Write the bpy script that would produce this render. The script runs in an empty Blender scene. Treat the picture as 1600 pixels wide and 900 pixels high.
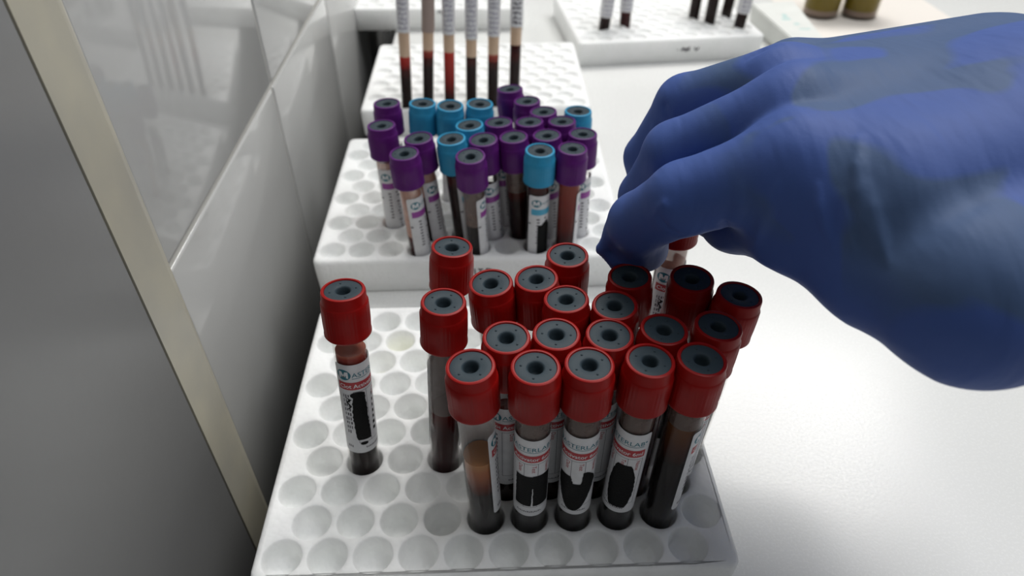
import bpy, bmesh, math, random
import numpy as np
from mathutils import Vector, Matrix, Euler
from mathutils.geometry import delaunay_2d_cdt

sc = bpy.context.scene
COL = sc.collection
S = 0.001            # lengths below are millimetres; z = 0 is the bench top, racks are 24 mm high
RT = 24.0            # height of the top of a rack

# ------------------------------------------------------------------ camera
cam_d = bpy.data.cameras.new('camera')
cam = bpy.data.objects.new('camera', cam_d)
COL.objects.link(cam)
cam_d.sensor_width = 36.0
cam_d.lens = 36.0 * 1077.5 / 1600.0
cam_d.clip_start = 0.01
cam_d.clip_end = 20
cam.location = (0.0843024, -0.1397229, 0.2498418 + 0.024)
_f = Vector((0.02556176, 0.76629076, -0.64198525)).normalized()
_r = Vector((0.9994051, -0.03446231, -0.00134209)).normalized()
_u = _r.cross(_f)
cam.rotation_euler = Matrix((_r, _u, -_f)).transposed().to_euler()
cam_d.dof.use_dof = True
cam_d.dof.focus_distance = 0.25
cam_d.dof.aperture_fstop = 11.0
sc.camera = cam

# ------------------------------------------------------------------ world, lamps, exposure
w = bpy.data.worlds.new('room_light')
sc.world = w
w.use_nodes = True
w.node_tree.nodes['Background'].inputs[0].default_value = (0.93, 0.97, 1.0, 1)
w.node_tree.nodes['Background'].inputs[1].default_value = 0.17


def area_lamp(name, loc, target, sx, sy, power, color=(1, 1, 1)):
    d = bpy.data.lights.new(name, 'AREA')
    d.shape = 'RECTANGLE'
    d.size, d.size_y, d.energy, d.color = sx, sy, power, color
    o = bpy.data.objects.new(name, d)
    COL.objects.link(o)
    o.location = loc
    o.rotation_euler = (Vector(target) - Vector(loc)).to_track_quat('-Z', 'Y').to_euler()
    return o


area_lamp('ceiling_panel', (0.55, 1.35, 1.9), (0.15, 0.25, 0), 1.3, 0.7, 33, (1, 0.985, 0.95))
area_lamp('ceiling_panel', (0.95, 0.1, 1.9), (0.2, 0.2, 0), 0.7, 1.2, 14, (0.97, 0.985, 1))
sc.view_settings.view_transform = 'Standard'
sc.view_settings.look = 'None'
sc.view_settings.gamma = 1
sc.view_settings.exposure = 0.06
sc.cycles.sample_clamp_indirect = 3.0
sc.view_settings.use_curve_mapping = False

# ------------------------------------------------------------------ materials


def mat(name, color=(0.8, 0.8, 0.8), rough=0.5, **kw):
    m = bpy.data.materials.new(name)
    m.use_nodes = True
    b = m.node_tree.nodes['Principled BSDF']
    b.inputs['Base Color'].default_value = (*color, 1)
    b.inputs['Roughness'].default_value = rough
    for k, v in kw.items():
        b.inputs[k.replace('_', ' ')].default_value = v
    return m


def nd(m, t, **kw):
    n = m.node_tree.nodes.new(t)
    for k, v in kw.items():
        setattr(n, k, v)
    return n


def lk(m, a, b):
    m.node_tree.links.new(a, b)


def bsdf(m):
    return m.node_tree.nodes['Principled BSDF']


def noise(m, scale, detail=3.0, vec=None, rough=0.5):
    n = nd(m, 'ShaderNodeTexNoise')
    n.inputs['Scale'].default_value = scale
    n.inputs['Detail'].default_value = detail
    n.inputs['Roughness'].default_value = rough
    if vec is None:
        tc = nd(m, 'ShaderNodeTexCoord')
        vec = tc.outputs['Object']
    lk(m, vec, n.inputs['Vector'])
    return n


def ramp(m, fac, stops):
    r = nd(m, 'ShaderNodeValToRGB')
    e = r.color_ramp.elements
    while len(e) < len(stops):
        e.new(0.5)
    for el, (p, c) in zip(e, stops):
        el.position = p
        el.color = (*c, 1)
    lk(m, fac, r.inputs['Fac'])
    return r


def bump(m, height, strength=0.3, dist=0.001, chain=None):
    b = nd(m, 'ShaderNodeBump')
    b.inputs['Strength'].default_value = strength
    b.inputs['Distance'].default_value = dist
    lk(m, height, b.inputs['Height'])
    if chain is not None:
        lk(m, chain.outputs['Normal'], b.inputs['Normal'])
    lk(m, b.outputs['Normal'], bsdf(m).inputs['Normal'])
    return b


# expanded polystyrene: fused beads of 3 mm or so
M_foam = mat('polystyrene_foam', (0.86, 0.87, 0.86), 0.62, Subsurface_Weight=0.75, Subsurface_Scale=0.007)
bsdf(M_foam).inputs['Subsurface Radius'].default_value = (1, 1, 1)
tc = nd(M_foam, 'ShaderNodeTexCoord')
vo = nd(M_foam, 'ShaderNodeTexVoronoi', feature='SMOOTH_F1')
vo.inputs['Scale'].default_value = 420
vo.inputs['Smoothness'].default_value = 0.35
lk(M_foam, tc.outputs['Object'], vo.inputs['Vector'])
nz = noise(M_foam, 55, 4, tc.outputs['Object'])
r = ramp(M_foam, nz.outputs['Fac'], [(0.3, (0.88, 0.89, 0.88)), (0.7, (0.94, 0.95, 0.94))])
lk(M_foam, r.outputs['Color'], bsdf(M_foam).inputs['Base Color'])
b1 = bump(M_foam, vo.outputs['Distance'], 0.4, -0.0006)
bump(M_foam, nz.outputs['Fac'], 0.12, 0.001, b1)

M_table = mat('white_laminate', (0.80, 0.80, 0.785), 0.22)
nz = noise(M_table, 6, 3)
r = ramp(M_table, nz.outputs['Fac'], [(0.3, (0.73, 0.735, 0.72)), (0.75, (0.78, 0.78, 0.77))])
lk(M_table, r.outputs['Color'], bsdf(M_table).inputs['Base Color'])
r2 = ramp(M_table, noise(M_table, 900, 2).outputs['Fac'], [(0.3, (0.2, 0.2, 0.2)), (0.8, (0.34, 0.34, 0.34))])
lk(M_table, r2.outputs['Color'], bsdf(M_table).inputs['Roughness'])
bump(M_table, noise(M_table, 700, 2).outputs['Fac'], 0.06, 0.0005)
M_gap_shade = mat('gap_shade_black', (0.012, 0.013, 0.012), 0.8, Specular_IOR_Level=0.2)  # near-black colour stands in for the shade in the gap beside the tiles

M_tile = mat('glazed_tile', (0.56, 0.56, 0.55), 0.075, Specular_IOR_Level=0.42)
nz = noise(M_tile, 3, 2)
r = ramp(M_tile, nz.outputs['Fac'], [(0.3, (0.52, 0.52, 0.51)), (0.75, (0.57, 0.57, 0.56))])
lk(M_tile, r.outputs['Color'], bsdf(M_tile).inputs['Base Color'])
bump(M_tile, noise(M_tile, 45, 2).outputs['Fac'], 0.05, 0.001)
M_grout = mat('grout', (0.60, 0.59, 0.55), 0.85)
bump(M_grout, noise(M_grout, 400, 3).outputs['Fac'], 0.4, 0.0006)
M_panel = mat('grey_laminate_panel', (0.19, 0.19, 0.19), 0.3)
bump(M_panel, noise(M_panel, 120, 3).outputs['Fac'], 0.1, 0.0005)
M_trim = mat('cream_plastic_trim', (0.50, 0.47, 0.37), 0.35)
nz = noise(M_trim, 25, 4)
r = ramp(M_trim, nz.outputs['Fac'], [(0.35, (0.42, 0.40, 0.34)), (0.7, (0.52, 0.485, 0.38))])
lk(M_trim, r.outputs['Color'], bsdf(M_trim).inputs['Base Color'])


def cap_mat(name, c):
    m = mat(name, c, 0.38, Specular_IOR_Level=0.18)
    nz = noise(m, 130, 3)
    hsv = nd(m, 'ShaderNodeMixRGB', blend_type='MULTIPLY')
    hsv.inputs['Fac'].default_value = 1
    r = ramp(m, nz.outputs['Fac'], [(0.3, (0.88, 0.88, 0.88)), (0.7, (1, 1, 1))])
    hsv.inputs['Color1'].default_value = (*c, 1)
    lk(m, r.outputs['Color'], hsv.inputs['Color2'])
    lk(m, hsv.outputs['Color'], bsdf(m).inputs['Base Color'])
    return m


M_cap = {'red': cap_mat('red_cap_plastic', (0.30, 0.006, 0.005)),
         'purple': cap_mat('purple_cap_plastic', (0.105, 0.013, 0.155)),
         'blue': cap_mat('light_blue_cap_plastic', (0.035, 0.30, 0.52))}
M_rubber = mat('grey_rubber', (0.034, 0.050, 0.062), 0.5, Specular_IOR_Level=0.16)
bump(M_rubber, noise(M_rubber, 900, 3).outputs['Fac'], 0.12, 0.0003)


def glass_mat(name, tint=(0.97, 0.96, 0.95), gloss=1.0):
    m = bpy.data.materials.new(name)
    m.use_nodes = True
    nt = m.node_tree
    nt.nodes.remove(nt.nodes['Principled BSDF'])
    out = nt.nodes['Material Output']
    tr = nd(m, 'ShaderNodeBsdfTransparent')
    tr.inputs['Color'].default_value = (*tint, 1)
    gl = nd(m, 'ShaderNodeBsdfGlossy')
    gl.inputs['Roughness'].default_value = 0.06
    gl.inputs['Color'].default_value = (gloss, gloss, gloss, 1)
    lw = nd(m, 'ShaderNodeLayerWeight')
    lw.inputs['Blend'].default_value = 0.5
    pw = nd(m, 'ShaderNodeMath', operation='POWER')
    lk(m, lw.outputs['Facing'], pw.inputs[0])
    pw.inputs[1].default_value = 4.0
    fr = nd(m, 'ShaderNodeMath', operation='MULTIPLY_ADD')
    lk(m, pw.outputs[0], fr.inputs[0])
    fr.inputs[1].default_value = 0.5
    fr.inputs[2].default_value = 0.007
    mx = nd(m, 'ShaderNodeMixShader')
    lk(m, fr.outputs[0], mx.inputs[0])
    lk(m, tr.outputs[0], mx.inputs[1])
    lk(m, gl.outputs[0], mx.inputs[2])
    lk(m, mx.outputs[0], out.inputs['Surface'])
    return m


M_glass = glass_mat('clear_tube_plastic')


def film_mat(name, color, opacity):
    m = mat(name, color, 0.35)
    b = bsdf(m)
    nz = noise(m, 160, 4)
    r = ramp(m, nz.outputs['Fac'], [(0.3, (opacity * 0.8,) * 3), (0.75, (min(1, opacity * 1.2),) * 3)])
    lk(m, r.outputs['Color'], b.inputs['Alpha'])
    return m


M_film_pink = film_mat('blood_film_pink', (0.56, 0.29, 0.21), 0.68)
M_film_grey = film_mat('grey_film', (0.22, 0.17, 0.16), 0.5)
M_film_smoke = film_mat('smoky_film', (0.20, 0.14, 0.12), 0.6)


def liquid(name, stops, rough=0.12):
    """a liquid whose colour is layered along the tube (settled cells below, serum above)"""
    m = mat(name, stops[0][1], rough, Specular_IOR_Level=0.12)
    tc = nd(m, 'ShaderNodeTexCoord')
    sp = nd(m, 'ShaderNodeSeparateXYZ')
    lk(m, tc.outputs['Generated'], sp.inputs[0])
    nz = noise(m, 90, 3, tc.outputs['Object'])
    ad = nd(m, 'ShaderNodeMath', operation='MULTIPLY_ADD')
    lk(m, nz.outputs['Fac'], ad.inputs[0])
    ad.inputs[1].default_value = 0.12
    lk(m, sp.outputs['Z'], ad.inputs[2])
    sb = nd(m, 'ShaderNodeMath', operation='SUBTRACT')
    lk(m, ad.outputs[0], sb.inputs[0])
    sb.inputs[1].default_value = 0.06
    r = ramp(m, sb.outputs[0], stops)
    lk(m, r.outputs['Color'], bsdf(m).inputs['Base Color'])
    return m


DK = (0.010, 0.0045, 0.004)
M_blood = liquid('dark_blood', [(0.0, DK), (0.85, (0.014, 0.004, 0.004)), (1.0, (0.06, 0.008, 0.006))])
M_blood_red = liquid('wine_red_blood', [(0.0, (0.025, 0.003, 0.004)), (0.8, (0.035, 0.004, 0.005)), (1.0, (0.09, 0.012, 0.011))])
M_clot = liquid('grey_black_clot', [(0.0, (0.012, 0.012, 0.013)), (1.0, (0.016, 0.012, 0.012))])
M_serum = liquid('amber_serum', [(0.0, (0.02, 0.008, 0.007)), (0.3, (0.13, 0.030, 0.014)), (0.75, (0.34, 0.11, 0.04)), (1.0, (0.42, 0.19, 0.07))])
M_serum_brown = liquid('brown_serum', [(0.0, (0.012, 0.007, 0.006)), (0.4, (0.05, 0.016, 0.010)), (1.0, (0.12, 0.045, 0.016))])
M_red_serum = liquid('red_haemolysed_serum', [(0.0, (0.10, 0.015, 0.012)), (0.6, (0.20, 0.03, 0.022)), (1.0, (0.26, 0.055, 0.035))])
M_foamtop = liquid('blood_surface', [(0.0, (0.18, 0.02, 0.015)), (0.7, (0.30, 0.05, 0.035)), (1.0, (0.45, 0.16, 0.11))])
M_bright = liquid('bright_red_blood', [(0.0, (0.05, 0.003, 0.003)), (0.35, (0.25, 0.01, 0.008)), (1.0, (0.48, 0.03, 0.02))])
M_plasma = mat('straw_plasma', (0.62, 0.44, 0.30), 0.2)
lk(M_plasma, ramp(M_plasma, noise(M_plasma, 60, 2).outputs['Fac'], [(0.3, (0.60, 0.42, 0.29)), (0.7, (0.68, 0.50, 0.36))]).outputs['Color'], bsdf(M_plasma).inputs['Base Color'])

M_label = mat('white_label_paper', (0.66, 0.66, 0.68), 0.4)
lk(M_label, ramp(M_label, noise(M_label, 300, 2).outputs['Fac'], [(0.3, (0.63, 0.63, 0.65)), (0.7, (0.70, 0.70, 0.72))]).outputs['Color'], bsdf(M_label).inputs['Base Color'])
M_ink = mat('black_marker_ink', (0.002, 0.002, 0.0022), 0.55, Specular_IOR_Level=0.12)
bump(M_ink, noise(M_ink, 1500, 3).outputs['Fac'], 0.5, 0.0003)
M_teal = mat('teal_print', (0.008, 0.155, 0.21), 0.45)
M_redprint = mat('red_print', (0.42, 0.022, 0.03), 0.45)
M_purpleprint = mat('purple_print', (0.28, 0.04, 0.30), 0.45)
M_blueprint = mat('blue_print', (0.05, 0.36, 0.55), 0.45)
M_whiteprint = mat('white_print', (0.72, 0.72, 0.74), 0.45)
M_lineprint = mat('grey_black_print', (0.05, 0.04, 0.06), 0.5)
M_violetink = mat('violet_pen_ink', (0.10, 0.07, 0.20), 0.5)

# nitrile glove: blue rubber, darker where it clings wet to the skin of the back of the hand
M_glove = mat('blue_nitrile', (0.055, 0.095, 0.42), 0.58, Specular_IOR_Level=0.22)
tc = nd(M_glove, 'ShaderNodeTexCoord')
nz = noise(M_glove, 30, 1.5, tc.outputs['Object'], 0.4)
nz.inputs['Distortion'].default_value = 0.6
msk = ramp(M_glove, nz.outputs['Fac'], [(0.49, (0, 0, 0)), (0.54, (1, 1, 1))])
sp = nd(M_glove, 'ShaderNodeSeparateXYZ')
lk(M_glove, tc.outputs['Object'], sp.inputs[0])
mr = nd(M_glove, 'ShaderNodeMapRange')
mr.inputs['From Min'].default_value = 0.152
mr.inputs['From Max'].default_value = 0.168
lk(M_glove, sp.outputs['X'], mr.inputs['Value'])
mr2 = nd(M_glove, 'ShaderNodeMapRange')
mr2.inputs['From Min'].default_value = 0.150
mr2.inputs['From Max'].default_value = 0.166
lk(M_glove, sp.outputs['Z'], mr2.inputs['Value'])
mu = nd(M_glove, 'ShaderNodeMath', operation='MULTIPLY')
lk(M_glove, mr.outputs[0], mu.inputs[0])
lk(M_glove, mr2.outputs[0], mu.inputs[1])
mu2 = nd(M_glove, 'ShaderNodeMath', operation='MULTIPLY')
lk(M_glove, mu.outputs[0], mu2.inputs[0])
lk(M_glove, msk.outputs['Color'], mu2.inputs[1])
mxc = nd(M_glove, 'ShaderNodeMixRGB')
mxc.inputs['Color1'].default_value = (0.052, 0.100, 0.32, 1)
mxc.inputs['Color2'].default_value = (0.060, 0.105, 0.22, 1)
lk(M_glove, mu2.outputs[0], mxc.inputs['Fac'])
lk(M_glove, mxc.outputs['Color'], bsdf(M_glove).inputs['Base Color'])
mp = nd(M_glove, 'ShaderNodeMapping')
mp.inputs['Scale'].default_value = (1.0, 0.25, 0.3)
mp.inputs['Rotation'].default_value = (0, 0.25, 0.3)
lk(M_glove, tc.outputs['Object'], mp.inputs['Vector'])
wr = noise(M_glove, 150, 2, mp.outputs['Vector'])
bq = bump(M_glove, wr.outputs['Fac'], 0.5, 0.0018)
bump(M_glove, noise(M_glove, 1300, 2, tc.outputs['Object']).outputs['Fac'], 0.12, 0.0003, bq)
M_jar = glass_mat('clear_jar_plastic', (0.93, 0.92, 0.9))
M_urine = liquid('yellow_liquid', [(0.0, (0.22, 0.17, 0.03)), (1.0, (0.30, 0.23, 0.04))])
M_box = mat('white_carton', (0.76, 0.77, 0.74), 0.5)
lk(M_box, ramp(M_box, noise(M_box, 40, 2).outputs['Fac'], [(0.3, (0.73, 0.74, 0.71)), (0.7, (0.79, 0.80, 0.77))]).outputs['Color'], bsdf(M_box).inputs['Base Color'])
M_carton_side = mat('buff_carton_side', (0.50, 0.485, 0.40), 0.6)
M_paper = mat('pale_pink_paper', (0.80, 0.75, 0.70), 0.7)

# ------------------------------------------------------------------ object helpers


def mesh_from(name, verts, faces, smooth=False, z0=0.0):
    """verts in millimetres"""
    me = bpy.data.meshes.new(name)
    me.from_pydata([(x * S, y * S, (z + z0) * S) for x, y, z in verts], [], faces)
    me.validate()
    if smooth:
        me.polygons.foreach_set('use_smooth', [True] * len(me.polygons))
    me.update()
    return me


def link(name, me, material=None, parent=None, loc=None):
    o = bpy.data.objects.new(name, me)
    COL.objects.link(o)
    if material is not None and me is not None and len(me.materials) == 0:
        me.materials.append(material)
    if parent is not None:
        o.parent = parent
    if loc is not None:
        o.location = [c * S for c in loc]
    return o


def tag(o, label=None, cat=None, group=None, kind=None):
    if label:
        o['label'] = label
    if cat:
        o['category'] = cat
    if group:
        o['group'] = group
    if kind:
        o['kind'] = kind
    return o


def copy_tree(o, parent=None, link_to=COL):
    c = o.copy()
    link_to.objects.link(c)
    c.parent = parent
    for ch in KIDS.get(o.name, []):
        cc = copy_tree(ch, c)
        KIDS.setdefault(c.name, []).append(cc)
    return c


KIDS = {}


def child(name, me, material, parent, loc=None):
    o = link(name, me, material, parent, loc)
    KIDS.setdefault(parent.name, []).append(o)
    return o


def lathe(name, prof, seg=40, smooth_angle=38, cap0=False, cap1=False, rmod=None):
    """prof: list of (r, z); rmod(ang, i) -> extra radius"""
    vs, fs = [], []
    n = len(prof)
    for i, (r_, z) in enumerate(prof):
        for k in range(seg):
            a = 2 * math.pi * k / seg
            rr = r_ + (rmod(a, i) if rmod else 0)
            vs.append((rr * math.cos(a), rr * math.sin(a), z))
    for i in range(n - 1):
        for k in range(seg):
            k2 = (k + 1) % seg
            fs.append((i * seg + k, i * seg + k2, (i + 1) * seg + k2, (i + 1) * seg + k))
    if cap0:
        fs.append(tuple(reversed(range(seg))))
    if cap1:
        fs.append(tuple((n - 1) * seg + k for k in range(seg)))
    me = mesh_from(name, vs, fs, True)
    me.set_sharp_from_angle(angle=math.radians(smooth_angle))
    return me


def box_mesh(name, x0, x1, y0, y1, z0, z1, bev=0.0, seg=2):
    bm = bmesh.new()
    bmesh.ops.create_cube(bm, size=1)
    for v in bm.verts:
        v.co = Vector(((x0 + x1) / 2 + v.co.x * (x1 - x0), (y0 + y1) / 2 + v.co.y * (y1 - y0), (z0 + z1) / 2 + v.co.z * (z1 - z0)))
    if bev > 0:
        bmesh.ops.bevel(bm, geom=bm.edges[:], offset=bev, segments=seg, affect='EDGES', profile=0.5)
    bmesh.ops.scale(bm, vec=(S, S, S), verts=bm.verts)
    me = bpy.data.meshes.new(name)
    bm.to_mesh(me)
    bm.free()
    me.polygons.foreach_set('use_smooth', [True] * len(me.polygons))
    me.set_sharp_from_angle(angle=math.radians(30))
    return me


# ------------------------------------------------------------------ the setting: tiled wall, panel, bench
WX = -62.0
wall = link('wall_left', box_mesh('wall_left', WX - 60, WX - 1.2, -900, 1700, -800, 1300), M_grout)
tag(wall, kind='structure')
tile_me = box_mesh('tile', -8, 0, 0, 196.8, 0, 196.8, 1.6, 3)
tile_me.materials.append(M_tile)
for iy in range(-2, 8):
    for iz in range(-2, 6):
        o = child('tile', tile_me, None, wall, (WX, 309 - 200 + 200 * iy - 398.7 + 400, RT + 57 - 200 + 200 * iz + 1.3))
# the grey laminate panel that stands proud of the tiles at the near end, with a cream rounded trim
pan = link('trim_1', box_mesh('trim_1', WX, -42.0, -900, 51, -800, 1300, 0.6), M_panel)
tag(pan, kind='structure')
tr_ = []
prof = [(WX, 52.0), (-42.0, 52.0), (-42.0, 74)]
for k in range(0, 9):
    a = math.pi / 2 * k / 8
    prof.append((-42 - 9 + 9 * math.cos(a), 74 + 9 * math.sin(a)))
prof.append((WX, 83))
vs = [(x, y, -800) for x, y in prof] + [(x, y, 1300) for x, y in prof]
n = len(prof)
fs = [(i, (i + 1) % n, n + (i + 1) % n, n + i) for i in range(n)]
me = mesh_from('trim_2', vs, fs, True)
me.set_sharp_from_angle(angle=math.radians(40))
trim = link('trim_2', me, M_trim)
tag(trim, kind='structure')

flo = link('floor', box_mesh('floor', -1200, 2400, -1500, 2400, -850, -800), mat('grey_floor', (0.12, 0.12, 0.12), 0.6))
tag(flo, kind='structure')

bench = link('lab_bench', None)
tag(bench, 'white glossy lab bench under the foam racks, its left edge short of the tiles', 'table')
child('worktop', box_mesh('worktop', -19, 1400, -700, 1650, -28, 0, 1.5, 3), M_table, bench)
child('cabinet_body', box_mesh('cabinet_body', -17, 1380, -680, 1630, -800, -28, 1), M_gap_shade, bench)
child('added_gap_ledge', box_mesh('added_gap_ledge', -61.5, -17, -680, 1630, -200, -150, 1), M_gap_shade, bench)  # black ledge added only to keep the gap between bench and tiles dark

# ------------------------------------------------------------------ polystyrene racks
PX, PY = 17.5, 14.78
# the nearest rack has old yellow spill marks round three of its holes
M_foam_near = M_foam.copy()
M_foam_near.name = 'stained_polystyrene_foam'
_m = M_foam_near
_tc = nd(_m, 'ShaderNodeTexCoord')
_src = bsdf(_m).inputs['Base Color'].links[0].from_socket
for sx_, sy_, rad in ((46, 127, 8.5), (53.5, 110, 5.0), (37.5, 112, 7.0)):
    ds = nd(_m, 'ShaderNodeVectorMath', operation='DISTANCE')
    lk(_m, _tc.outputs['Object'], ds.inputs[0])
    ds.inputs[1].default_value = (sx_ * S, sy_ * S, 0.018)
    mr_ = nd(_m, 'ShaderNodeMapRange')
    mr_.inputs['From Min'].default_value = rad * S
    mr_.inputs['From Max'].default_value = rad * S * 0.4
    mr_.inputs['To Max'].default_value = 0.5
    lk(_m, ds.outputs['Value'], mr_.inputs['Value'])
    mxs = nd(_m, 'ShaderNodeMixRGB')
    lk(_m, mr_.outputs[0], mxs.inputs['Fac'])
    lk(_m, _src, mxs.inputs['Color1'])
    mxs.inputs['Color2'].default_value = (0.86, 0.84, 0.52, 1)
    _src = mxs.outputs['Color']
lk(_m, _src, bsdf(_m).inputs['Base Color'])


def rack_holes(x0, y0, px, py, odd_first=False):
    hs = []
    for r_ in range(10):
        for c in range(10):
            off = 0.5 * px * ((r_ + (1 if odd_first else 0)) % 2)
            hs.append((x0 + c * px + off, y0 + r_ * py))
    return hs


def rack_mesh(name, w_, d_, holes, hr=7.55, depth=11.0, seg=26):
    """rounded slab, local origin at its front left bottom corner, with blind round holes"""
    def outline(inset, cr):
        pts = []
        for cx, cy, a0 in ((w_ - cr, cr, -90), (w_ - cr, d_ - cr, 0), (cr, d_ - cr, 90), (cr, cr, 180)):
            for k in range(7):
                a = math.radians(a0 + 90 * k / 6)
                q = max(cr - inset, 0.2)
                pts.append((cx + q * math.cos(a), cy + q * math.sin(a)))
        return pts
    rng = random.Random(5)
    vs, fs = [], []
    rings = [(2.4, RT), (1.2, RT - 0.35), (0.35, RT - 1.2), (0.0, RT - 2.4), (0.2, 12.0), (0.6, 1.0), (1.4, 0.0)]
    no = 28
    for ins, z in rings:
        for x, y in outline(ins, 5.0):
            vs.append((x, y, z))
    for i in range(len(rings) - 1):
        for k in range(no):
            k2 = (k + 1) % no
            fs.append((i * no + k2, i * no + k, (i + 1) * no + k, (i + 1) * no + k2))
    fs.append(tuple(reversed([(len(rings) - 1) * no + k for k in range(no)])))
    # the top face, triangulated around the holes
    p2 = [Vector((vs[k][0], vs[k][1])) for k in range(no)]
    edges = [(k, (k + 1) % no) for k in range(no)]
    rim_first = []
    radii = []
    for hx, hy in holes:
        rim_first.append(len(p2))
        rr = hr + rng.uniform(-0.15, 0.15)
        radii.append(rr)
        b0 = len(p2)
        for k in range(seg):
            a = 2 * math.pi * k / seg
            p2.append(Vector((hx + (rr + 0.55) * math.cos(a), hy + (rr + 0.55) * math.sin(a))))
            edges.append((b0 + k, b0 + (k + 1) % seg))
    owner = {}
    for hi, b0 in enumerate(rim_first):
        for k in range(seg):
            owner[b0 + k] = hi
    co, _, tris, ov, _, _ = delaunay_2d_cdt(p2, edges, [], 0, 1e-5)
    own = [owner.get(o_[0], -1) if len(o_) else -1 for o_ in ov]
    base = len(vs)
    vmap = {}
    for i, c in enumerate(co):
        vmap[i] = len(vs)
        vs.append((c.x, c.y, RT))
    for t in tris:
        if own[t[0]] >= 0 and own[t[0]] == own[t[1]] == own[t[2]]:
            continue
        fs.append(tuple(vmap[i] for i in t))
    # hole walls and floors
    for (hx, hy), rr in zip(holes, radii):
        zb = RT - depth + rng.uniform(-0.5, 0.5)
        pr = [(rr + 0.55, RT), (rr + 0.2, RT - 0.18), (rr, RT - 0.7), (rr - 0.25, RT - min(3, depth * 0.25)), (rr - 0.6, zb + min(3.6, depth * 0.5)), (rr - 1.5, zb + min(1.7, depth * 0.25)), (rr - 3.4, zb + 0.2), (rr - 5.2, zb), (0.01, zb)]
        b0 = len(vs)
        for r_, z in pr:
            for k in range(seg):
                a = 2 * math.pi * k / seg
                vs.append((hx + r_ * math.cos(a), hy + r_ * math.sin(a), z))
        for i in range(len(pr) - 1):
            for k in range(seg):
                k2 = (k + 1) % seg
                fs.append((b0 + i * seg + k, b0 + i * seg + k2, b0 + (i + 1) * seg + k2, b0 + (i + 1) * seg + k))
    bm = bmesh.new()
    bv = [bm.verts.new((x * S, y * S, z * S)) for x, y, z in vs]
    for f in fs:
        try:
            bm.faces.new([bv[i] for i in f])
        except ValueError:
            pass
    bmesh.ops.remove_doubles(bm, verts=bm.verts, dist=2e-6)
    bmesh.ops.recalc_face_normals(bm, faces=bm.faces)
    me = bpy.data.meshes.new(name)
    bm.to_mesh(me)
    bm.free()
    me.polygons.foreach_set('use_smooth', [True] * len(me.polygons))
    me.set_sharp_from_angle(angle=math.radians(50))
    me.materials.append(M_foam)
    return me


RACKG = 'white foam tube racks on the bench'
near_holes = rack_holes(0, 0, PX, PY)
me_n = rack_mesh('foam_rack', 187.5, 155, [(x + 11, y + 9.5) for x, y in near_holes])
me_n.materials[0] = M_foam_near
rk = link('foam_tube_rack', me_n, None, None, (-11, -9.5, 0))
tag(rk, 'nearest white foam rack, holding the red capped tubes, with many empty holes at left', 'tube rack', RACKG)
me_m = rack_mesh('foam_rack_b', 190, 155, [(x + 23.5, y - 186) for x, y in rack_holes(-13, 197.8, 17.6, 14.6)], depth=7.5)
rk = link('foam_tube_rack', me_m, None, None, (-23.5, 186, 0))
tag(rk, 'white foam rack holding the purple and blue capped tubes, behind the nearest rack', 'tube rack', RACKG)
me_f = rack_mesh('foam_rack_c', 190, 146, [(x + 22, y - 388) for x, y in rack_holes(-11, 398, 17.6, 13.9, True)], depth=3.6)
me_d = rack_mesh('foam_rack_d', 190, 155, [(x + 23.5, y - 186) for x, y in rack_holes(-13, 197.8, 17.6, 14.6)], depth=3.6)
rk3 = link('foam_tube_rack', me_f, None, None, (-22, 388, 0))
tag(rk3, 'white foam rack holding a row of six slender tubes, third from the front', 'tube rack', RACKG)
rk4 = link('foam_tube_rack', me_d, None, None, (173, 528, 0))
rk4.rotation_euler.z = math.radians(5)
tag(rk4, 'white foam rack at upper right beyond the gloved hand, with two groups of dark tubes', 'tube rack', RACKG)
rk5 = link('foam_tube_rack', me_d, None, None, (-66, 640, 0))
rk5.rotation_euler.z = math.radians(-1.5)
tag(rk5, 'farthest white foam rack at upper left, jutting past the bench edge toward the tiles', 'tube rack', RACKG)


# ------------------------------------------------------------------ tube pieces (local z = 0 at the round bottom)
def text_tris(s, size, bold=0.0):
    """flat triangles of a string in millimetres, baseline start at 0,0"""
    cu = bpy.data.curves.new('t', 'FONT')
    cu.body = s
    cu.size = size
    cu.offset = bold
    cu.resolution_u = 3
    o = bpy.data.objects.new('t', cu)
    COL.objects.link(o)
    dg = bpy.context.evaluated_depsgraph_get()
    me = o.evaluated_get(dg).to_mesh()
    vs = [(v.co.x, v.co.y) for v in me.vertices]
    fs = [tuple(p.vertices) for p in me.polygons]
    o.evaluated_get(dg).to_mesh_clear()
    bpy.data.objects.remove(o)
    bpy.data.curves.remove(cu)
    return vs, fs


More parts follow.
